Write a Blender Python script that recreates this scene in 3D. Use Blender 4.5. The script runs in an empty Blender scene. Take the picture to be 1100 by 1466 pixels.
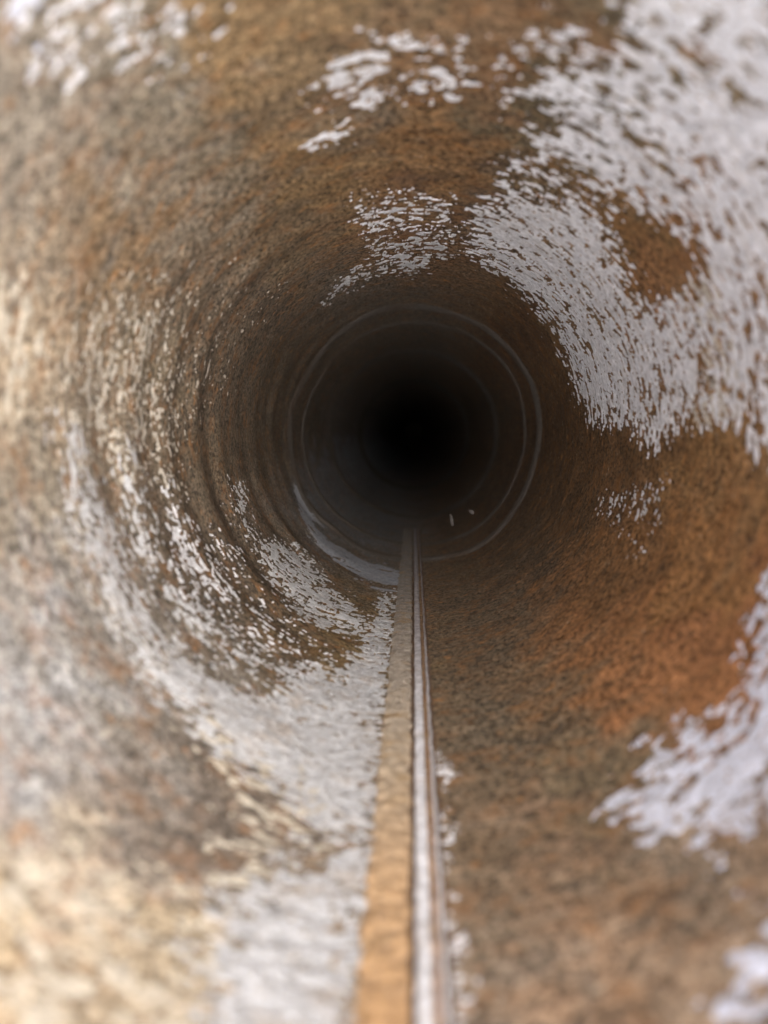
import bpy, math, random
import numpy as np
S = bpy.context.scene
C = S.collection
rad = math.radians
R = 0.05            # inner radius of the pipe, metres
MOUTH = -0.085       # the open mouth lies behind the camera
END = 3.0
PITCH = math.radians(35)   # the pipe leans: its open mouth looks up at the sky, its far end rests on the ground

# ---------------------------------------------------------------- camera, sky, sun, exposure
cd = bpy.data.cameras.new('camera'); cam = bpy.data.objects.new('camera', cd); C.objects.link(cam)
cam.location = (0, 0, 0)   # turned with the pipe's lean below
cam.rotation_euler = (rad(90) + (-0.10057), 0, 0.03797)
from mathutils import Euler, Matrix, Vector
LEAN = Matrix.Rotation(-PITCH, 4, 'X')
cam.matrix_world = LEAN @ cam.rotation_euler.to_matrix().to_4x4()
cd.sensor_fit = 'HORIZONTAL'; cd.sensor_width = 36; cd.lens = 36
cd.clip_start = 0.005; cd.clip_end = 200
cd.dof.use_dof = True; cd.dof.focus_distance = 0.215; cd.dof.aperture_fstop = 17.5
S.camera = cam
w = bpy.data.worlds.new('World'); S.world = w; w.use_nodes = True
nt = w.node_tree; nt.nodes.clear()
wo = nt.nodes.new('ShaderNodeOutputWorld'); bg = nt.nodes.new('ShaderNodeBackground'); sky = nt.nodes.new('ShaderNodeTexSky')
SUN_EL, SUN_AZ = 38.0, 169.0     # the sun stands behind the camera, a little to its right
sky.sky_type = 'NISHITA'; sky.sun_disc = False
sky.sun_elevation = rad(SUN_EL); sky.sun_rotation = rad(SUN_AZ)
bg.inputs['Strength'].default_value = 0.15
nt.links.new(sky.outputs[0], bg.inputs[0]); nt.links.new(bg.outputs[0], wo.inputs[0])
sl = bpy.data.lights.new('sun', 'SUN'); sun = bpy.data.objects.new('sun', sl); C.objects.link(sun)
sl.energy = 1.5; sl.angle = rad(45); sl.color = (1.0, .96, .90)
sd = Vector((math.sin(rad(SUN_AZ)) * math.cos(rad(SUN_EL)), math.cos(rad(SUN_AZ)) * math.cos(rad(SUN_EL)), math.sin(rad(SUN_EL))))
sun.rotation_euler = sd.to_track_quat('Z', 'Y').to_euler()
sun.location = sd * 5
S.view_settings.view_transform = 'Standard'; S.view_settings.look = 'None'
S.view_settings.exposure = 3.95; S.view_settings.gamma = 1.0
S.cycles.use_denoising = True; S.cycles.denoising_prefilter = 'ACCURATE'
S.cycles.max_bounces = 14; S.cycles.diffuse_bounces = 10; S.cycles.glossy_bounces = 4
S.cycles.sample_clamp_indirect = 0; S.cycles.caustics_reflective = False

# wall layout in pipe coordinates: (angle from straight down in degrees, depth in pipe radii)
PATCHES = [
    {'label': 'large white flaked zinc patch high on the right wall, reaching the mouth', 'den': 0.76, 'soft': 0.08, 'ns': 0.95, 'col': (0.84, 0.845, 0.88), 'pts': [(163.5, 1.946), (156.1, 1.933), (151.6, 1.946), (150.9, 1.836), (154.5, 1.721), (155.1, 1.632), (139.9, 1.386), (85.1, 2.006), (86.2, 2.249), (92.1, 2.406), (92.8, 2.54), (95.1, 2.718), (105.5, 2.502), (115.1, 2.538), (120.3, 2.403), (126.6, 2.36), (133.6, 2.478), (139.5, 2.61), (149.2, 2.607), (159.4, 2.684), (157.2, 2.537), (153.8, 2.365), (162.2, 2.281), (158.0, 2.121)]},
    {'label': 'inner white zinc patch on the right wall, curving over the dark bore', 'den': 0.76, 'soft': 0.07, 'ns': 0.85, 'col': (0.84, 0.845, 0.88), 'pts': [(164.9, 3.441), (159.6, 3.155), (149.6, 2.953), (141.0, 2.871), (133.9, 2.879), (126.6, 3.08), (119.0, 3.042), (118.7, 2.726), (115.1, 2.538), (108.3, 2.527), (98.5, 2.705), (93.9, 2.821), (90.3, 3.047), (86.2, 3.251), (92.2, 3.577), (93.8, 4.328), (107.5, 4.704), (121.7, 4.517), (138.8, 4.46), (155.6, 4.38), (162.7, 4.161)]},
    {'label': 'cream streaks joining the two white patches on the right wall', 'den': 0.6, 'soft': 0.05, 'ns': 0.7, 'col': (0.6, 0.55, 0.47), 'pts': [(117.1, 2.592), (117.9, 2.426), (105.2, 2.451), (92.8, 2.485), (93.1, 2.754), (98.5, 2.705), (107.3, 2.569)]},
    {'label': 'thin white flecks between the two right hand patches', 'den': 0.2, 'soft': 0.05, 'ns': 0.8, 'col': (0.84, 0.845, 0.88), 'pts': [(164.7, 2.844), (157.2, 2.689), (142.2, 2.748), (131.4, 2.8), (133.3, 2.903), (148.0, 2.946), (157.3, 3.022), (162.1, 3.295)]},
    {'an': 1.6, 'label': 'broken white flakes at top centre of the wall', 'den': 0.5, 'soft': 0.05, 'ns': 0.95, 'col': (0.84, 0.845, 0.88), 'pts': [(-162.7, 2.222), (-167.8, 2.053), (-176.6, 2.039), (-186.2, 2.054), (-185.9, 2.145), (-176.9, 2.166), (-175.1, 2.261), (-176.5, 2.45), (-170.9, 2.47), (-166.5, 2.265), (-163.2, 2.317)]},
    {'an': 1.6, 'label': 'small white flakes right of the top centre flakes', 'den': 0.44, 'soft': 0.05, 'ns': 0.85, 'col': (0.84, 0.845, 0.88), 'pts': [(-177.9, 2.228), (-187.8, 2.216), (-188.3, 2.342), (-183.2, 2.48), (-178.3, 2.406)]},
    {'label': 'short white streak under the top centre flakes', 'den': 0.62, 'soft': 0.04, 'ns': 0.9, 'col': (0.84, 0.845, 0.88), 'pts': [(-159.7, 2.613), (-165.7, 2.499), (-171.5, 2.572), (-166.0, 2.676), (-161.0, 2.686)]},
    {'label': 'sparse white dashes above the bore', 'den': 0.27, 'soft': 0.05, 'ns': 0.7, 'col': (0.84, 0.845, 0.88), 'pts': [(-164.5, 3.266), (-181.1, 3.278), (-189.6, 3.359), (-191.7, 4.038), (-165.4, 3.904)]},
    {'label': 'white streaked arc just above the dark bore', 'den': 0.5, 'soft': 0.05, 'ns': 0.7, 'col': (0.62, 0.625, 0.64), 'pts': [(-166.8, 4.099), (-190.6, 4.011), (-191.5, 4.363), (-179.3, 4.935), (-165.7, 4.815), (-146.2, 5.003), (-154.0, 4.576), (-166.7, 4.472)]},
    {'label': 'scattered white spots near the top right of centre', 'den': 0.14, 'soft': 0.06, 'ns': 0.9, 'col': (0.84, 0.845, 0.88), 'pts': [(169.3, 2.05), (162.3, 2.026), (160.2, 2.235), (164.3, 2.476), (167.8, 2.316)]},
    {'label': 'round white spots at the upper left corner', 'den': 0.55, 'soft': 0.06, 'ns': 1.0, 'col': (0.74, 0.77, 0.88), 'pts': [(-135.7, 1.285), (-140.1, 1.382), (-138.6, 1.415), (-136.2, 1.406), (-133.0, 1.339)]},
    {'label': 'joined white spots at the upper left', 'den': 0.52, 'soft': 0.06, 'ns': 1.0, 'col': (0.84, 0.845, 0.88), 'pts': [(-136.3, 1.478), (-141.1, 1.446), (-142.8, 1.438), (-145.5, 1.489), (-143.9, 1.578), (-140.8, 1.561), (-137.2, 1.61), (-134.8, 1.574), (-134.9, 1.507)]},
    {'label': 'sparse white spots left of the top centre', 'den': 0.34, 'soft': 0.07, 'ns': 0.9, 'col': (0.84, 0.845, 0.88), 'pts': [(-143.9, 1.578), (-146.2, 1.624), (-154.0, 1.721), (-155.0, 1.779), (-150.3, 1.818), (-146.2, 1.801), (-141.3, 1.687)]},
    {'label': 'white and lavender flaked patch low on the right wall', 'den': 0.7, 'soft': 0.06, 'ns': 0.95, 'col': (0.74, 0.77, 0.88), 'pts': [(29.8, 1.83), (34.0, 1.845), (38.8, 1.901), (45.9, 1.853), (51.7, 1.817), (57.7, 1.91), (63.3, 2.003), (67.7, 2.029), (71.5, 1.99), (72.7, 1.865), (45.2, 1.335), (42.1, 1.404), (38.3, 1.468), (34.1, 1.53), (30.6, 1.589), (29.3, 1.652), (28.4, 1.714)]},
    {'label': 'few pale flecks in the brown right wall', 'den': 0.22, 'soft': 0.05, 'ns': 0.7, 'col': (0.62, 0.625, 0.64), 'pts': [(73.9, 3.972), (79.3, 3.055), (71.6, 2.977), (61.3, 2.985), (65.3, 3.361), (65.0, 3.661)]},
    {'label': 'blurred pale spots at the lower right corner', 'den': 0.5, 'soft': 0.06, 'ns': 1.0, 'col': (0.74, 0.77, 0.88), 'pts': [(29.7, 1.173), (33.5, 1.194), (36.4, 1.281), (40.5, 1.232), (32.1, 0.983), (29.3, 1.035)]},
    {'label': 'broad grey white zinc band beside the weld at the bottom', 'den': 0.93, 'soft': 0.07, 'ns': 0.8, 'col': (0.57, 0.575, 0.59), 'pts': [(-9.8, 4.7), (-11.4, 3.814), (-14.7, 3.172), (-19.5, 2.949), (-25.5, 2.861), (-27.8, 2.603), (-32.6, 2.373), (-38.8, 2.285), (-47.9, 2.213), (-48.6, 2.114), (-36.5, 2.088), (-29.2, 1.968), (-20.6, 1.941), (-14.8, 1.785), (-9.9, 1.806), (-10.2, 1.679), (-17.0, 1.599), (-18.1, 1.536), (-21.5, 1.453), (-20.5, 1.231), (-18.8, 1.014), (-4.7, 1.078), (-5.5, 1.528), (-6.0, 2.209), (-6.4, 3.871), (-7.3, 4.733)]},
    {'label': 'ragged tan stained edge of the grey white band', 'den': 0.48, 'soft': 0.09, 'ns': 0.9, 'col': (0.6, 0.54, 0.44), 'pts': [(-29.6, 1.458), (-20.8, 1.534), (-17.3, 1.625), (-14.6, 1.755), (-12.2, 1.841), (-16.8, 2.03), (-24.3, 2.058), (-29.2, 1.968), (-34.9, 2.077), (-36.1, 1.996), (-25.9, 1.862), (-21.2, 1.717), (-23.0, 1.561)]},
    {'label': 'cream mottled film at the lower left corner', 'den': 0.42, 'soft': 0.14, 'ns': 1.0, 'col': (0.6, 0.54, 0.44), 'pts': [(-47.0, 1.15), (-37.4, 1.327), (-27.1, 1.421), (-20.2, 1.366), (-17.5, 1.047), (-35.4, 0.884)]},
    {'an': 5.5, 'label': 'outer pale arc on the left wall', 'den': 0.66, 'soft': 0.05, 'ns': 0.8, 'col': (0.62, 0.625, 0.64), 'pts': [(-92.5, 2.178), (-92.6, 2.27), (-81.7, 2.32), (-73.7, 2.37), (-66.7, 2.397), (-59.5, 2.388), (-51.6, 2.347), (-42.6, 2.394), (-33.7, 2.445), (-26.5, 2.424), (-30.9, 2.261), (-38.6, 2.196), (-43.7, 2.115), (-50.5, 2.094), (-57.9, 2.117), (-66.9, 2.133), (-76.5, 2.147), (-83.4, 2.16)]},
    {'an': 5.5, 'label': 'second pale arc on the left wall', 'den': 0.48, 'soft': 0.06, 'ns': 0.75, 'col': (0.62, 0.625, 0.64), 'pts': [(-87.6, 2.549), (-87.4, 2.709), (-78.6, 2.75), (-71.3, 2.717), (-61.9, 2.701), (-51.1, 2.723), (-39.1, 2.795), (-25.9, 2.897), (-14.1, 3.037), (-24.6, 2.757), (-34.4, 2.609), (-44.0, 2.543), (-54.5, 2.515), (-64.1, 2.501), (-74.0, 2.534)]},
    {'an': 5.5, 'label': 'third short pale arc on the left wall', 'den': 0.5, 'soft': 0.05, 'ns': 0.7, 'col': (0.84, 0.845, 0.88), 'pts': [(-79.4, 2.953), (-78.8, 3.121), (-67.0, 3.076), (-58.1, 3.036), (-47.8, 3.044), (-52.1, 2.907), (-60.2, 2.86), (-68.4, 2.898)]},
    {'an': 5.5, 'label': 'fine pale streaks high on the left wall', 'den': 0.24, 'soft': 0.14, 'ns': 0.6, 'col': (0.6, 0.55, 0.47), 'pts': [(-105.9, 2.132), (-114.2, 2.514), (-113.8, 2.962), (-93.8, 3.296), (-77.0, 3.144), (-80.9, 2.539), (-87.9, 2.254), (-96.9, 2.141)]},
    {'label': 'warm pale glare at the left edge, painted on as a patch', 'den': 0.5, 'soft': 0.1, 'ns': 1.0, 'col': (0.6, 0.54, 0.44), 'pts': [(-107.1, 1.614), (-110.6, 1.842), (-102.5, 1.959), (-92.2, 1.934), (-88.4, 1.657)]},  # daylight glare drawn as a pale patch on the wall
    {'an': 5.5, 'label': 'pale flecks across the lower left wall', 'den': 0.2, 'soft': 0.1, 'ns': 0.7, 'col': (0.84, 0.845, 0.88), 'pts': [(-69.9, 3.164), (-56.4, 3.579), (-36.6, 3.355), (-20.9, 3.159), (-25.5, 2.861), (-41.3, 2.702), (-56.4, 2.614), (-64.9, 2.735)]},
    {'label': 'small bluish white patch left of the bore', 'den': 0.66, 'soft': 0.05, 'ns': 0.6, 'col': (0.62, 0.625, 0.64), 'pts': [(-56.9, 4.011), (-47.5, 4.663), (-38.8, 4.636), (-29.7, 4.426), (-20.6, 4.175), (-9.8, 3.983), (-13.7, 3.581), (-23.2, 3.503), (-33.4, 3.565), (-42.8, 3.732)]},
    {'label': 'faint pale streak left of the bore', 'den': 0.42, 'soft': 0.05, 'ns': 0.5, 'col': (0.62, 0.625, 0.64), 'pts': [(-75.8, 3.962), (-74.4, 4.347), (-57.8, 4.053), (-61.8, 3.876)]},
    {'label': 'smooth grey crescent at the first joint left of the weld', 'den': 1.0, 'soft': 0.02, 'ns': 0.5, 'col': (0.36, 0.38, 0.42), 'pts': [(-65.2, 5.914), (-59.3, 6.029), (-45.9, 5.724), (-32.0, 5.68), (-18.3, 5.568), (-4.8, 5.637), (-4.2, 4.87), (-12.3, 4.994), (-25.8, 5.164), (-39.9, 5.3), (-55.1, 5.535)]},
    {'an': 5.5, 'label': 'fine pale specks across the upper left wall', 'den': 0.07, 'soft': 0.15, 'ns': 0.6, 'col': (0.6, 0.55, 0.47), 'pts': [(-113.0, 2.16), (-129.1, 2.614), (-139.3, 4.228), (-103.2, 4.096), (-87.0, 3.19), (-92.6, 2.261)]},
    {'label': 'pale fringe along the right side of the weld', 'den': 0.6, 'soft': 0.03, 'ns': 0.5, 'col': (0.84, 0.845, 0.88), 'pts': [(3.6, 2.435), (5.6, 2.218), (4.2, 2.043), (4.6, 1.82), (5.6, 1.694), (4.3, 1.538), (4.6, 1.327), (4.1, 1.084), (3.5, 1.085), (3.8, 1.538), (3.5, 2.004)]},
]
TONES = [  # rust colours, with mouth haze and bore shade mixed in
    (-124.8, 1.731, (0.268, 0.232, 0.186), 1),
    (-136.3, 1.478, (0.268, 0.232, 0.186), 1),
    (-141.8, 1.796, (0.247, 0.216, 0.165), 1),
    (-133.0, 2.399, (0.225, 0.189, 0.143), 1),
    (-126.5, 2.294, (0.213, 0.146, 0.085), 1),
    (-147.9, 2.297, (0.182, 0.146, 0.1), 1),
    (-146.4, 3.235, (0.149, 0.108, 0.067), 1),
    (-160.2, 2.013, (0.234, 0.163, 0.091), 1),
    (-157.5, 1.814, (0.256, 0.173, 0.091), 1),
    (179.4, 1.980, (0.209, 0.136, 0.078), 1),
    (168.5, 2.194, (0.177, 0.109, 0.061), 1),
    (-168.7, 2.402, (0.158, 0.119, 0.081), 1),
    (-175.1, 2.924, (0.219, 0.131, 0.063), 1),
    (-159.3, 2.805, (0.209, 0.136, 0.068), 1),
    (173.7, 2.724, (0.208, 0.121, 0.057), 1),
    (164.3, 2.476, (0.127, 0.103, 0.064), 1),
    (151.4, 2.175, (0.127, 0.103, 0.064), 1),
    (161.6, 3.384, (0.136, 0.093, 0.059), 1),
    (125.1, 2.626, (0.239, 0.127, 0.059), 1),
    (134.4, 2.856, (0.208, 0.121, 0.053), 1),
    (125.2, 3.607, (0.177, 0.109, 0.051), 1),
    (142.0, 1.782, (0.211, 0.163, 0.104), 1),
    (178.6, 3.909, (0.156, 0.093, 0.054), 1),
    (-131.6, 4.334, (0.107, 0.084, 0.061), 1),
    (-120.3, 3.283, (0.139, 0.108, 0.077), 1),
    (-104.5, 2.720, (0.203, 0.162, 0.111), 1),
    (-100.1, 1.885, (0.364, 0.292, 0.21), 1),  # hazy left edge, its glare put into the wall tone
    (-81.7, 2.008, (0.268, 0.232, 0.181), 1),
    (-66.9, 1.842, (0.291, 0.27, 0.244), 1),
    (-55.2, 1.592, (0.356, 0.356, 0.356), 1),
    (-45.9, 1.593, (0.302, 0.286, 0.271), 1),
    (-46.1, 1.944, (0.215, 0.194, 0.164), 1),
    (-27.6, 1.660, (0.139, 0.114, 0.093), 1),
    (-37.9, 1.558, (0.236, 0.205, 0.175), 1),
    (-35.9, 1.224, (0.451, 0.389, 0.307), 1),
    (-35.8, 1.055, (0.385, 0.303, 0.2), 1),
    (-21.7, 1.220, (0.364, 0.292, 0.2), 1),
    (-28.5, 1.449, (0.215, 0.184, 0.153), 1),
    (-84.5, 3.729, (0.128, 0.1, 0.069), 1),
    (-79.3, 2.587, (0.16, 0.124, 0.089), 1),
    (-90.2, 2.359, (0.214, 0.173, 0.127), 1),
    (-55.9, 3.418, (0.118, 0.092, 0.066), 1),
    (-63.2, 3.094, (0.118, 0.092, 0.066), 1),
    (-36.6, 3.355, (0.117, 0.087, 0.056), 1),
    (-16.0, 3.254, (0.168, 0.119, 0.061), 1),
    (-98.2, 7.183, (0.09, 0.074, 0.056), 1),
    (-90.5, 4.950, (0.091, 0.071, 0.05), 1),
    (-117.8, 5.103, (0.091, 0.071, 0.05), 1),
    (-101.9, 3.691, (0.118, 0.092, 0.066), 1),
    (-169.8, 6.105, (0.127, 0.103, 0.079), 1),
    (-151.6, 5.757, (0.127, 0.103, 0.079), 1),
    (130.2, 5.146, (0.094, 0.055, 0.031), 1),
    (83.8, 4.292, (0.104, 0.06, 0.03), 1),  # throat shade near the bore put into the rust tone
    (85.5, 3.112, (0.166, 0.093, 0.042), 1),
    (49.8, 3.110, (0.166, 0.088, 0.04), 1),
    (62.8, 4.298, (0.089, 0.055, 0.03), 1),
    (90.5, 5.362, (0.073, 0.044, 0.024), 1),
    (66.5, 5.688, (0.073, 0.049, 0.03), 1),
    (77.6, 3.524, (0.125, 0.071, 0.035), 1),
    (84.7, 2.730, (0.25, 0.143, 0.06), 1),
    (80.6, 2.353, (0.25, 0.143, 0.065), 1),
    (60.1, 3.093, (0.197, 0.105, 0.046), 1),
    (63.1, 2.404, (0.269, 0.138, 0.055), 1),
    (47.7, 2.241, (0.331, 0.156, 0.068), 1),
    (41.1, 2.759, (0.248, 0.122, 0.054), 1),
    (58.4, 2.078, (0.268, 0.123, 0.054), 1),
    (43.6, 4.478, (0.089, 0.063, 0.041), 1),
    (21.5, 3.642, (0.116, 0.087, 0.058), 1),
    (29.1, 2.501, (0.178, 0.12, 0.071), 1),
    (14.4, 2.428, (0.138, 0.108, 0.074), 1),
    (24.9, 1.950, (0.169, 0.13, 0.081), 1),
    (11.8, 1.970, (0.168, 0.12, 0.076), 1),
    (17.7, 1.687, (0.199, 0.136, 0.088), 1),
    (9.3, 1.525, (0.211, 0.163, 0.114), 1),
    (21.1, 1.450, (0.231, 0.153, 0.095), 1),
    (28.1, 1.376, (0.222, 0.174, 0.125), 1),
    (14.9, 1.259, (0.314, 0.207, 0.13), 1),
    (8.0, 1.285, (0.233, 0.184, 0.136), 1),
    (27.4, 1.165, (0.295, 0.217, 0.149), 1),
    (-101.1, 9.677, (0.128, 0.114, 0.099), 1),
    (-55.2, 8.049, (0.162, 0.167, 0.172), 1),  # from here, blue-grey reflected light painted into the deep left wall
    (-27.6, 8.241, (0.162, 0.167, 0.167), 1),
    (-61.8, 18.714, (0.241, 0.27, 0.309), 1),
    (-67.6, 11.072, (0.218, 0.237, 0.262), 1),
    (101.5, 10.112, (0.084, 0.06, 0.04), 1),
    (48.7, 9.377, (0.105, 0.076, 0.052), 1),
    (177.0, 7.923, (0.117, 0.098, 0.078), 1),
    (-93.6, 34.493, (0.096, 0.087, 0.077), 1),
]
RINGS = [(6.15, 0.4, 13, 1), (6.96, 0.35, 10, 2), (9.32, 0.6, 25.0, 4), (14.47, 1.0, 60.0, 5)]

# ---------------------------------------------------------------- noise
_rng = np.random.RandomState(7)
_perm = np.tile(_rng.permutation(256), 3).astype(np.int32)
_g = _rng.normal(size=(256, 3)); _g = (_g / np.linalg.norm(_g, axis=1)[:, None]).astype(np.float32)

def perlin(p):
    p = p.astype(np.float64); i = np.floor(p).astype(np.int64); f = (p - i).astype(np.float32); i &= 255
    u = f * f * f * (f * (f * 6 - 15) + 10)
    r = 0
    for a in (0, 1):
        wx = u[:, 0] if a else 1 - u[:, 0]; A = _perm[i[:, 0] + a]
        for b in (0, 1):
            wy = u[:, 1] if b else 1 - u[:, 1]; B = _perm[A + i[:, 1] + b]
            for c in (0, 1):
                wz = u[:, 2] if c else 1 - u[:, 2]; g = _g[_perm[B + i[:, 2] + c]]
                r = r + wx * wy * wz * (g[:, 0] * (f[:, 0] - a) + g[:, 1] * (f[:, 1] - b) + g[:, 2] * (f[:, 2] - c))
    return r

def fbm(p, oct=4, gain=.55):
    r = 0; a = 1; n = 0
    for k in range(oct):
        r = r + a * perlin(p * (2.03 ** k) + 17.3 * k); n += a * a; a *= gain
    return r / math.sqrt(n) / .163          # roughly unit variance

def smooth(x, a, b):
    t = np.clip((x - a) / (b - a), 0, 1); return t * t * (3 - 2 * t)

def wrap(a):
    return (a + 180.0) % 360.0 - 180.0

def pos(th, y, r):
    t = np.radians(th); return np.stack([r * np.sin(t), y + 0 * r, -r * np.cos(t)], -1)

# ---------------------------------------------------------------- the grid the wall and its coating share
STEP = 0.0065
NT = int(round(2 * math.pi / STEP))
ys = list(np.linspace(MOUTH, 0.040, 40)[:-1])
y = 0.040
while y < 1.0:
    ys.append(y); y *= 1 + STEP
while y < END:
    ys.append(y); y *= 1.04
ys.append(END)
ys = np.array(ys); NY = len(ys)
TH, YY = np.meshgrid(np.arange(NT) * 360.0 / NT - 180.0, ys)      # NY x NT
thf = TH.ravel(); yf = YY.ravel()
P0 = pos(thf, yf, np.full(len(thf), R))

def relief(th, y, P):
    """height of the wall's real relief, inward, metres"""
    left = np.exp(-((wrap(th + 75)) / 60.0) ** 2)
    wob = y + 0.0025 * np.sin(np.radians(th * 2 + 40)) + 0.0012 * perlin(P * 18 + 3)
    near = smooth(y, .08, .12) * (1 - smooth(y, .26, .34))
    und = 0.00012 * np.sin(wob * 2 * math.pi / 0.021) * (1 + fbm(P / .04, 2)) + 0.00014 * np.sin(wob * 2 * math.pi / 0.0335 + 1.0)
    h = und * (0.15 + 1.0 * left) * near
    deep = smooth(y, .28, .34)
    h = h + 0.00002 * fbm(P / 0.008, 3) + 0.00001 * fbm(P / 0.0022, 2)
    seam = 1 - np.exp(-((wrap(th + .5)) / 6.5) ** 4)
    return h * seam

H = relief(thf, yf, P0)
WP = pos(thf, yf, R - H)

# rust tones with haze, throat shade and blue bore sheen painted in: inverse distance weighting between the surveyed spots
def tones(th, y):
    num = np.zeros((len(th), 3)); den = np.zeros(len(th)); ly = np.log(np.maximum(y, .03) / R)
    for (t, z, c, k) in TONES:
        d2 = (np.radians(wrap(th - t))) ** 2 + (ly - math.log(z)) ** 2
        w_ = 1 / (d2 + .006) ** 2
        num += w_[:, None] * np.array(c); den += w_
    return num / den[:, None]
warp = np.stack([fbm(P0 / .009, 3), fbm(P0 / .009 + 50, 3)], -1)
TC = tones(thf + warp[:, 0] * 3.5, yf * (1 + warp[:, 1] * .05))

# ---------------------------------------------------------------- helpers
def new_mesh(name, verts, faces, mat, parent=None, cols=None, smoothit=True):
    me = bpy.data.meshes.new(name)
    verts = np.asarray(verts, np.float32); faces = np.asarray(faces, np.int32); k = faces.shape[1]
    me.vertices.add(len(verts)); me.vertices.foreach_set('co', verts.ravel())
    me.loops.add(faces.size); me.loops.foreach_set('vertex_index', faces.ravel())
    me.polygons.add(len(faces)); me.polygons.foreach_set('loop_start', np.arange(0, faces.size, k, dtype=np.int32))
    me.polygons.foreach_set('use_smooth', smoothit if isinstance(smoothit, np.ndarray) else np.full(len(faces), smoothit))
    me.update(calc_edges=True)
    if cols is not None:
        a = me.color_attributes.new('tone', 'FLOAT_COLOR', 'POINT')
        a.data.foreach_set('color', np.concatenate([cols, np.ones((len(cols), 1))], 1).astype(np.float32).ravel())
    me.materials.append(mat)
    o = bpy.data.objects.new(name, me); C.objects.link(o)
    if parent: o.parent = parent
    return o

class N:
    def __init__(s, name):
        s.m = bpy.data.materials.new(name); s.m.use_nodes = True; s.t = s.m.node_tree
        s.b = s.t.nodes['Principled BSDF']
    def n(s, typ, ins=None, **kw):
        n = s.t.nodes.new(typ)
        for k, v in kw.items(): setattr(n, k, v)
        for k, v in (ins or {}).items():
            if isinstance(v, bpy.types.NodeSocket): s.t.links.new(v, n.inputs[k])
            else: n.inputs[k].default_value = v
        return n
    def math(s, op, a, b=None, c=None):
        i = {0: a}
        if b is not None: i[1] = b
        if c is not None: i[2] = c
        return s.n('ShaderNodeMath', i, operation=op).outputs[0]
    def noise(s, vec, scale, detail=3, rough=.6):
        return s.n('ShaderNodeTexNoise', {'Vector': vec, 'Scale': scale, 'Detail': detail, 'Roughness': rough}).outputs[0]
    def ramp(s, v, a, b, c=0., d=1.):
        return s.n('ShaderNodeMapRange', {0: v, 1: a, 2: b, 3: c, 4: d}).outputs[0]
    def mix(s, f, a, b, mode='MIX'):
        n = s.t.nodes.new('ShaderNodeMix'); n.data_type = 'RGBA'; n.blend_type = mode
        for k, v in ((0, f), (6, a), (7, b)):
            if isinstance(v, bpy.types.NodeSocket): s.t.links.new(v, n.inputs[k])
            else: n.inputs[k].default_value = v
        return n.outputs[2]
    def vec(s):
        g = s.n('ShaderNodeTexCoord').outputs['Object']
        return s.n('ShaderNodeMapping', {0: g, 3: (1, 1.35, 1)}, vector_type='POINT').outputs[0]
    def out(s, col, rough, height=None, dist=.0002, strength=1., spec=.3):
        def put(k, v):
            if isinstance(v, bpy.types.NodeSocket): s.t.links.new(v, s.b.inputs[k])
            else: s.b.inputs[k].default_value = v
        put('Base Color', col); put('Roughness', rough); put('Specular IOR Level', spec)
        if height is not None:
            b = s.n('ShaderNodeBump', {'Height': height, 'Distance': dist, 'Strength': strength})
            put('Normal', b.outputs[0])
        return s.m

def rust_material():
    m = N('rusted_steel'); v = m.vec()
    tone = m.n('ShaderNodeAttribute', attribute_name='tone').outputs[0]
    vg = m.n('ShaderNodeMapping', {0: v, 3: (1, .6, 1)}, vector_type='POINT').outputs[0]
    g1 = m.noise(vg, 1050, 2, .6); g2 = m.noise(vg, 2300, 3, .75)
    fine = m.math('ADD', m.math('MULTIPLY', g1, .5), m.math('MULTIPLY', g2, .5)); mid = m.noise(v, 420, 4, .6); big = m.noise(v, 120, 4, .6)
    k = m.math('MULTIPLY', m.ramp(fine, .41, .59, .34, 1.85), m.ramp(mid, .36, .64, .80, 1.22))
    kc = m.n('ShaderNodeCombineColor', {0: k, 1: k, 2: k}).outputs[0]
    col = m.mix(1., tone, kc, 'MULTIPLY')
    # brighter orange bloom and dark scale
    o = m.math('MULTIPLY', m.ramp(big, .48, .62), m.ramp(mid, .42, .6))
    col = m.mix(m.math('MULTIPLY', o, .55), col, (.27, .125, .045, 1))
    o2 = m.ramp(m.noise(v, 330, 3, .6), .62, .70)
    col = m.mix(m.math('MULTIPLY', o2, .6), col, (.42, .20, .07, 1))
    dk = m.math('MULTIPLY', m.ramp(m.noise(v, 260, 5, .75), .54, .63), .5)
    col = m.mix(dk, col, (.05, .04, .03, 1))
    # loose pale grains
    vo = m.n('ShaderNodeTexVoronoi', {'Vector': v, 'Scale': 480.}).outputs
    gr = m.math('MULTIPLY', m.ramp(vo[0], .22, .12), m.ramp(m.noise(v, 300, 2, .5), .56, .66))
    col = m.mix(m.math('MULTIPLY', gr, .6), col, (.5, .42, .30, 1))
    h = m.math('ADD', m.math('MULTIPLY', fine, 1.), m.math('ADD', m.math('MULTIPLY', mid, .12), m.math('MULTIPLY', gr, .25)))
    return m.out(col, m.ramp(mid, .3, .7, .5, .8), h, .00030, 1., .25)

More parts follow.
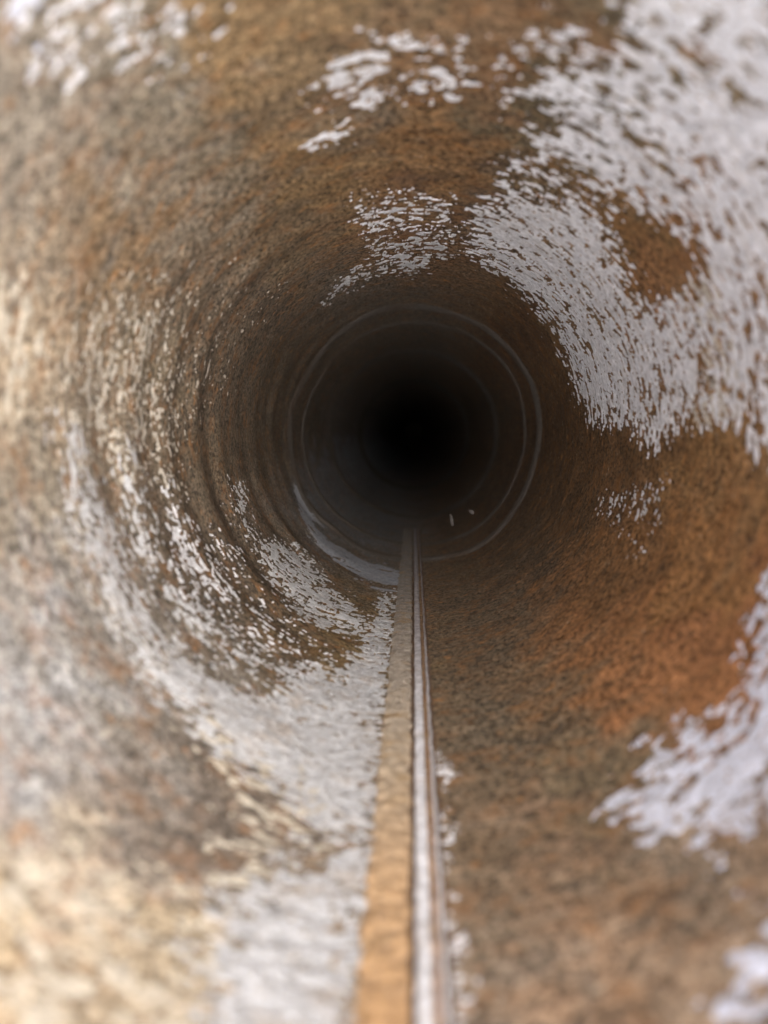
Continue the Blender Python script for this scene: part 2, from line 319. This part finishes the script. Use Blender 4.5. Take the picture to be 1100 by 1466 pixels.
def zinc_material(name, bumpd=.00012, stain=.25):
    m = N(name); v = m.vec()
    tone = m.n('ShaderNodeAttribute', attribute_name='tone').outputs[0]
    vg = m.n('ShaderNodeMapping', {0: v, 3: (1, .6, 1)}, vector_type='POINT').outputs[0]
    fine = m.noise(vg, 900, 3, .65); mid = m.noise(v, 330, 4, .6)
    k = m.math('MULTIPLY', m.ramp(fine, .35, .65, .76, 1.18), m.ramp(mid, .3, .7, .84, 1.12))
    kc = m.n('ShaderNodeCombineColor', {0: k, 1: k, 2: k}).outputs[0]
    col = m.mix(1., tone, kc, 'MULTIPLY')
    st = m.math('MULTIPLY', m.ramp(m.noise(v, 170, 5, .7), .52, .68), stain)
    col = m.mix(st, col, (.40, .27, .14, 1))
    cr = m.math('MULTIPLY', m.ramp(m.noise(v, 700, 4, .7), .56, .64), .55)
    col = m.mix(cr, col, (.16, .13, .11, 1))
    h = m.math('ADD', fine, m.math('MULTIPLY', mid, .3))
    return m.out(col, .75, h, bumpd, 1., .25)

RUST = rust_material()
ZINC = zinc_material('flaked_zinc'); ZROUGH = zinc_material('pebbled_zinc', .0007, .40); CREAM = zinc_material('cream_film', .0002, .6)

def plain(name, a, b, c, bd=.0004, rough=.65, sc=500, stain=.5):
    m = N(name); v = m.vec()
    f = m.noise(v, sc, 4, .65); f2 = m.noise(v, sc * .22, 4, .6); f3 = m.noise(v, sc * 3, 3, .6)
    col = m.mix(m.ramp(f, .35, .65), a, b)
    col = m.mix(m.math('MULTIPLY', m.ramp(f2, .5, .68), stain), col, c)
    k = m.ramp(f3, .3, .7, .75, 1.25)
    col = m.mix(1., col, m.n('ShaderNodeCombineColor', {0: k, 1: k, 2: k}).outputs[0], 'MULTIPLY')
    return m.out(col, rough, m.math('ADD', f, m.math('MULTIPLY', f3, .35)), bd, 1., .35)

# ---------------------------------------------------------------- the pipe
pipe = bpy.data.objects.new('steel_pipe', None); C.objects.link(pipe); pipe.matrix_world = LEAN
pipe['label'] = 'long rusty steel pipe seen from inside, flaked white zinc on its brown wall'
pipe['category'] = 'pipe'

idx = np.arange(NY * NT).reshape(NY, NT)
a = idx[:-1]; b = np.roll(a, -1, 1); d = idx[1:]; c = np.roll(d, -1, 1)
TRI = np.concatenate([np.stack([a, b, c], -1).reshape(-1, 3), np.stack([a, c, d], -1).reshape(-1, 3)])
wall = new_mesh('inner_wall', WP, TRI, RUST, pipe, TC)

# outer skin and rim
OUT = plain('outer_rust', (.16, .085, .045, 1), (.22, .12, .06, 1), (.08, .055, .04, 1))
ts = np.radians(np.arange(128) * 360 / 128)
prof = [(MOUTH, R), (MOUTH - .0005, R + .0008), (MOUTH - .0005, R + .0038), (MOUTH + .0005, R + .0045), (END + .01, R + .0045)]
vs = []; fs = []
for (yy, rr) in prof:
    vs += [(rr * math.sin(t), yy, -rr * math.cos(t)) for t in ts]
for k in range(len(prof) - 1):
    for j in range(128):
        fs.append((k * 128 + j, k * 128 + (j + 1) % 128, (k + 1) * 128 + (j + 1) % 128, (k + 1) * 128 + j))
new_mesh('outer_wall', vs, fs, OUT, pipe)
# far end closed by an added plate that keeps daylight out
vs = [(0, END - .004, 0)] + [((R + .003) * math.sin(t), END - .004, -(R + .003) * math.cos(t)) for t in ts]
fs = [(0, 1 + (j + 1) % 128, 1 + j) for j in range(128)]
new_mesh('added_end_plate', vs, fs, plain('painted_bore_dark', (.02, .014, .01, 1), (.03, .02, .012, 1), (.012, .01, .008, 1), rough=.95), pipe)  # near-black colour stands for the darkness of the bore

# ---------------------------------------------------------------- flaking zinc and the painted left glare: each patch a raised, ragged sheet with thickness
LY = np.log(np.maximum(yf, .02) / R)
def poly_sdf(pts, tc):
    """signed distance (inside positive) in angle / log-depth space"""
    X = np.radians(wrap(thf - tc)); Y = LY
    q = np.array([(math.radians(t - tc), math.log(z)) for t, z in pts])
    lo = q.min(0) - .3; hi = q.max(0) + .3
    m = (X > lo[0]) & (X < hi[0]) & (Y > lo[1]) & (Y < hi[1])
    I = np.nonzero(m)[0]; x = X[I]; yv = Y[I]
    dd = np.full(len(I), 1e9); ins = np.zeros(len(I), bool)
    for k in range(len(q)):
        ax, ay = q[k]; bx, by = q[(k + 1) % len(q)]
        ex, ey = bx - ax, by - ay
        t = np.clip(((x - ax) * ex + (yv - ay) * ey) / (ex * ex + ey * ey + 1e-12), 0, 1)
        dd = np.minimum(dd, (x - ax - t * ex) ** 2 + (yv - ay - t * ey) ** 2)
        cr = ((ay > yv) != (by > yv)) & (x < ex * (yv - ay) / (ey if abs(ey) > 1e-9 else 1e-9) + ax)
        ins ^= cr
    return I, np.where(ins, 1, -1) * np.sqrt(dd)

def patch(i, p):
    tc = sum(t for t, z in p['pts']) / len(p['pts'])
    I, sd_ = poly_sdf(p['pts'], tc)
    s = p['soft'] * 1.0
    Pw = P0[I] * np.array([1, p.get('an', 2.1), 1]) 
    sc = .0034 * p['ns']
    n = fbm(Pw / sc + 31.7 * i, 5, .72)
    big = fbm(Pw / .012 + 11.1 * i, 3)
    # sdf edge raggedness
    e = sd_ + .02 * big
    dens = p['den'] * smooth(e, -s, s)
    # quantile of a unit normal
    thr = np.interp(dens, [0, .02, .1, .2, .3, .4, .5, .6, .7, .8, .9, .97, 1], [-6, -2.05, -1.28, -.84, -.52, -.25, 0, .25, .52, .84, 1.28, 1.9, 6])
    f = np.full(NY * NT, -1.0); f[I] = (thr * 1.1 - n - .4 * big)
    near = wrap(thf[I] + .6)                                  # keep clear of the weld
    if 'fringe' in p['label']: f[I] = np.where(near < 4.6, -1, f[I])
    else: f[I] = np.where(np.abs(near) < 4.9 + .25 * big, -1, f[I])
    F3 = f[TRI]
    T = TRI[(F3 > 0).any(1)]
    if len(T) == 0: return
    lift = .000022 + .0000035 * (i % 9)
    fv = f[T]; inn = fv > 0; cnt = inn.sum(1)
    thick = lift * (1 + .2 * np.clip(fbm(P0[I] / .003 + 5 * i, 2), -2, 2))
    L = np.full(NY * NT, lift); L[I] = thick
    top = pos(thf, yf, R - H - L)
    tris = []; skirts = []
    V = []; base = 0
    def cutp(a_, b_, fa, fb):
        t = (fa / (fa - fb))[:, None]
        return top[a_] * (1 - t) + top[b_] * t
    out_p = []; out_n = 0; faces = []
    # vertices of whole triangles shared for smooth shading
    full = T[cnt == 3]
    key = np.unique(T[inn]); remap = np.full(NY * NT, -1, np.int64); remap[key] = np.arange(len(key))
    verts = [top[key]]; nv = len(key); ids = [key]
    faces.append(remap[full])
    edge_keys = {}
    # cut edges, deduplicated through a numeric key
    def rot(Tsel, fsel, cond):
        # rotate each triangle so its odd vertex comes first
        k = np.argmax(cond, 1); r = np.arange(len(Tsel))
        o = [(k + j) % 3 for j in range(3)]
        return np.stack([Tsel[r, q] for q in o], 1), np.stack([fsel[r, q] for q in o], 1)
    one, f1 = rot(T[cnt == 1], fv[cnt == 1], inn[cnt == 1])
    two, f2 = rot(T[cnt == 2], fv[cnt == 2], ~inn[cnt == 2])
    pairs = np.concatenate([one[:, [0, 1]], one[:, [0, 2]], two[:, [1, 0]], two[:, [2, 0]]])   # (inside, outside)
    kk = pairs[:, 0] * (NY * NT) + pairs[:, 1]
    uk, first, inv = np.unique(kk, return_index=True, return_inverse=True)
    pa, pb = pairs[first, 0], pairs[first, 1]
    verts.append(cutp(pa, pb, f[pa], f[pb])); cid = nv + inv; cutbase = nv; nv += len(uk)
    n1 = len(one); n2 = len(two)
    e1a, e1b = cid[:n1], cid[n1:2 * n1]; e2a, e2b = cid[2 * n1:2 * n1 + n2], cid[2 * n1 + n2:]
    faces.append(np.stack([remap[one[:, 0]], e1a, e1b], 1))
    faces.append(np.stack([e2a, remap[two[:, 1]], remap[two[:, 2]]], 1))
    faces.append(np.stack([e2a, remap[two[:, 2]], e2b], 1))
    # sides: from the cut outline down into the wall
    tv = verts[-1]; rr = np.hypot(tv[:, 0], tv[:, 2])[:, None]
    low = tv.copy(); low[:, [0, 2]] *= (rr + lift * 1.3) / rr
    verts.append(tv.copy()); tb = nv; nv += len(tv); verts.append(low); lb = nv; nv += len(tv)
    sa = np.concatenate([e1a, e2b]) - cutbase; sb = np.concatenate([e1b, e2a]) - cutbase
    faces.append(np.stack([tb + sb, tb + sa, lb + sa], 1)); faces.append(np.stack([tb + sb, lb + sa, lb + sb], 1))
    Vt = np.concatenate(verts); Ft = np.concatenate(faces); nsk = 2 * len(sa); sm = np.ones(len(Ft), bool); sm[-nsk:] = False
    col = np.tile(np.array(p['col']), (len(Vt), 1))
    mat = ZROUGH if 'band beside' in p['label'] else CREAM if ('cream mottled' in p['label'] or 'tan stained' in p['label']) else ZINC
    o = new_mesh('zinc_patch', Vt, Ft, mat, pipe, col, sm)
    o['label'] = p['label']
for i, p in enumerate(PATCHES): patch(i, p)

# ---------------------------------------------------------------- the weld: long raised strips running down the bottom
def strip(name, label, prof, mat, tones_, wander=.07, wob=.00004, seed=0, y0=MOUTH + .0004, y1=.40, sub=3):
    """prof: list of (angle in degrees, height in metres above the wall)"""
    yy = [y0]
    while yy[-1] < .05: yy.append(yy[-1] + .0035)
    while yy[-1] < y1: yy.append(yy[-1] * 1.006)
    yy = np.array(yy); n = len(yy)
    th = np.interp(np.arange((len(prof) - 1) * sub + 1) / sub, np.arange(len(prof)), [p_[0] for p_ in prof])
    hh = np.interp(np.arange((len(prof) - 1) * sub + 1) / sub, np.arange(len(prof)), [p_[1] for p_ in prof])
    k = len(th)
    T_, Y_ = np.meshgrid(th, yy); Hh = np.tile(hh, (n, 1))
    q = np.stack([np.full(n * k, seed * 3.1), Y_.ravel() / .006, np.zeros(n * k)], -1)
    t2 = T_.ravel() + wander * fbm(q, 3) + .6 * wander * fbm(q * np.array([1, 4.5, 1]) + 7, 2)
    q2 = np.stack([T_.ravel() * .9, Y_.ravel() / .0016, np.full(n * k, seed)], -1)
    h2 = Hh.ravel() + (Hh.ravel() > 0) * wob * fbm(q2, 3)
    V = pos(t2, Y_.ravel(), R - h2)
    id_ = np.arange(n * k).reshape(n, k)
    Fq = np.stack([id_[:-1, :-1], id_[:-1, 1:], id_[1:, 1:], id_[1:, :-1]], -1).reshape(-1, 4)
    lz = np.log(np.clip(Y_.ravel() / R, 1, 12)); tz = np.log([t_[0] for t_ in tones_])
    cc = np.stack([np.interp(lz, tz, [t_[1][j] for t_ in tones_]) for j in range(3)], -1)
    o = new_mesh(name, V, Fq, mat, pipe, cc); o['label'] = label; return o
TAN = zinc_material('tan_scale', .0005, .85); BARE = zinc_material('bare_bead', .00022, .22)
BEAD = plain('bare_metal', (.16, .14, .13, 1), (.12, .10, .09, 1), (.42, .30, .20, 1), .0003, .42, 600, .35)
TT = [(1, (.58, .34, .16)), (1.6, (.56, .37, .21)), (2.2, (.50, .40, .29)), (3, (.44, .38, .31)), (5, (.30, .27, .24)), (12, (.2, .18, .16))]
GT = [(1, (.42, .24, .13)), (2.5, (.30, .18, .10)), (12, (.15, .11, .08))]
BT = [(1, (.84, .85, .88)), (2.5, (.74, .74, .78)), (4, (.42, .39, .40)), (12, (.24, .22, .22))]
EDGE = plain('seam_edge', (.10, .07, .05, 1), (.15, .09, .055, 1), (.28, .16, .08, 1), .0006, .8, 500, .5)
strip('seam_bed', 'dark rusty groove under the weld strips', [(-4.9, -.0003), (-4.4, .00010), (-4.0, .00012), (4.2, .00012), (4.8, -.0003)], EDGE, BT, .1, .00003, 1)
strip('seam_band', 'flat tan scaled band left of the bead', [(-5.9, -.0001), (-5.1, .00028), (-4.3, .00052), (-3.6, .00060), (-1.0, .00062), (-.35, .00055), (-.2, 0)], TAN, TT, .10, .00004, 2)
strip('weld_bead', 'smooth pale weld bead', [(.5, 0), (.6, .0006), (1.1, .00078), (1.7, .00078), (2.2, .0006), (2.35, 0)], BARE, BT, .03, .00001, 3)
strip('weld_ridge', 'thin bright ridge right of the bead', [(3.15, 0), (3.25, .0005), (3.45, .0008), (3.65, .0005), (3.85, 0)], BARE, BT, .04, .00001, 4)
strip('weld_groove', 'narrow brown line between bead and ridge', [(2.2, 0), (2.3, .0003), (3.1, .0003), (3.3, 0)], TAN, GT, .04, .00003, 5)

# ---------------------------------------------------------------- rings deep in the bore
RINGM = plain('dull_ring', (.13, .11, .09, 1), (.17, .145, .125, 1), (.15, .09, .05, 1), .0005, .8, 200, .5)
for (z, hmm, wmm, seed) in RINGS:
    nT = 360; prf = [(-.5 + q_ / 12, -.3 + 1.3 * math.cos((q_ / 12 - .5) * math.pi) ** 1.5 if 0 < q_ < 12 else -.3) for q_ in range(13)]
    th = np.arange(nT) - 180.0; cosv = np.stack([np.cos(np.radians(th)), np.sin(np.radians(th)), np.full(nT, seed * 2.3)], -1)
    amp = np.clip(.16 + .26 * fbm(cosv * 1.6, 4) + .25 * np.exp(-(wrap(th + 60) / 60) ** 2), 0, 1.2); wv = .0030 * fbm(cosv * .9 + 9, 3)
    V = []; 
    for (u, h) in prf:
        V.append(pos(th, z * R + wv + u * wmm * .001, R - (h * hmm * .001 * (amp if h > 0 else 1) + .0002)))
    V = np.concatenate(V); id_ = np.arange(len(V)).reshape(len(prf), nT)
    A = id_[:-1]; D_ = id_[1:]
    Fq = np.stack([A, np.roll(A, -1, 1), np.roll(D_, -1, 1), D_], -1).reshape(-1, 4)
    new_mesh('joint_ring', V, Fq, RINGM, pipe)

# ---------------------------------------------------------------- loose scraps lying deep in the bore
def scrap(th, z, ln, wd, tilt, label):
    rng = np.random.RandomState(int(z * 100))
    n = 7; V = []
    for k in range(n):
        t = k / (n - 1); ww = wd * (.35 + .65 * math.sin(math.pi * (.15 + .8 * t))) * (1 + .2 * rng.randn())
        cxx = .25 * wd * rng.randn() + tilt * t * ln
        for s, hh in ((-1, 0), (1, 0), (1, .0005), (-1, .0005)):
            V.append((cxx + s * ww / 2, hh - .0008 * math.sin(3 * t) , t * ln - .0008))
    F_ = []
    for k in range(n - 1):
        for j in range(4):
            F_.append((k * 4 + j, k * 4 + (j + 1) % 4, k * 4 + 4 + (j + 1) % 4, k * 4 + 4 + j))
    F_ += [(0, 3, 2, 1), (n * 4 - 4, n * 4 - 3, n * 4 - 2, n * 4 - 1)]
    o = new_mesh('metal_sliver', V, F_, BEAD, smoothit=False)
    t_ = math.radians(th)
    o.matrix_world = LEAN @ Matrix.Translation((R * math.sin(t_), z * R, -R * math.cos(t_))) @ Matrix.Rotation(-t_, 4, 'Y')
    o['label'] = label; o['category'] = 'metal scrap'
scrap(23.6, 7.76, .006, .0008, .15, 'thin pale metal sliver standing on the pipe floor deep inside, right of the weld')
scrap(37.5, 7.75, .0035, .001, -.2, 'tiny dull metal chip further in and right of the standing sliver')

# ---------------------------------------------------------------- ground the pipe lies on (outside)
gm = plain('concrete_ground', (.46, .44, .41, 1), (.40, .38, .36, 1), (.48, .46, .43, 1), .002, .9, 40, .3)
GZ = -math.sin(PITCH) * (END + .01) - math.cos(PITCH) * (R + .0046)
g = new_mesh('ground', [(-60, -60, GZ), (60, -60, GZ), (60, 60, GZ), (-60, 60, GZ)], [(0, 1, 2, 3)], gm)
g['kind'] = 'structure'
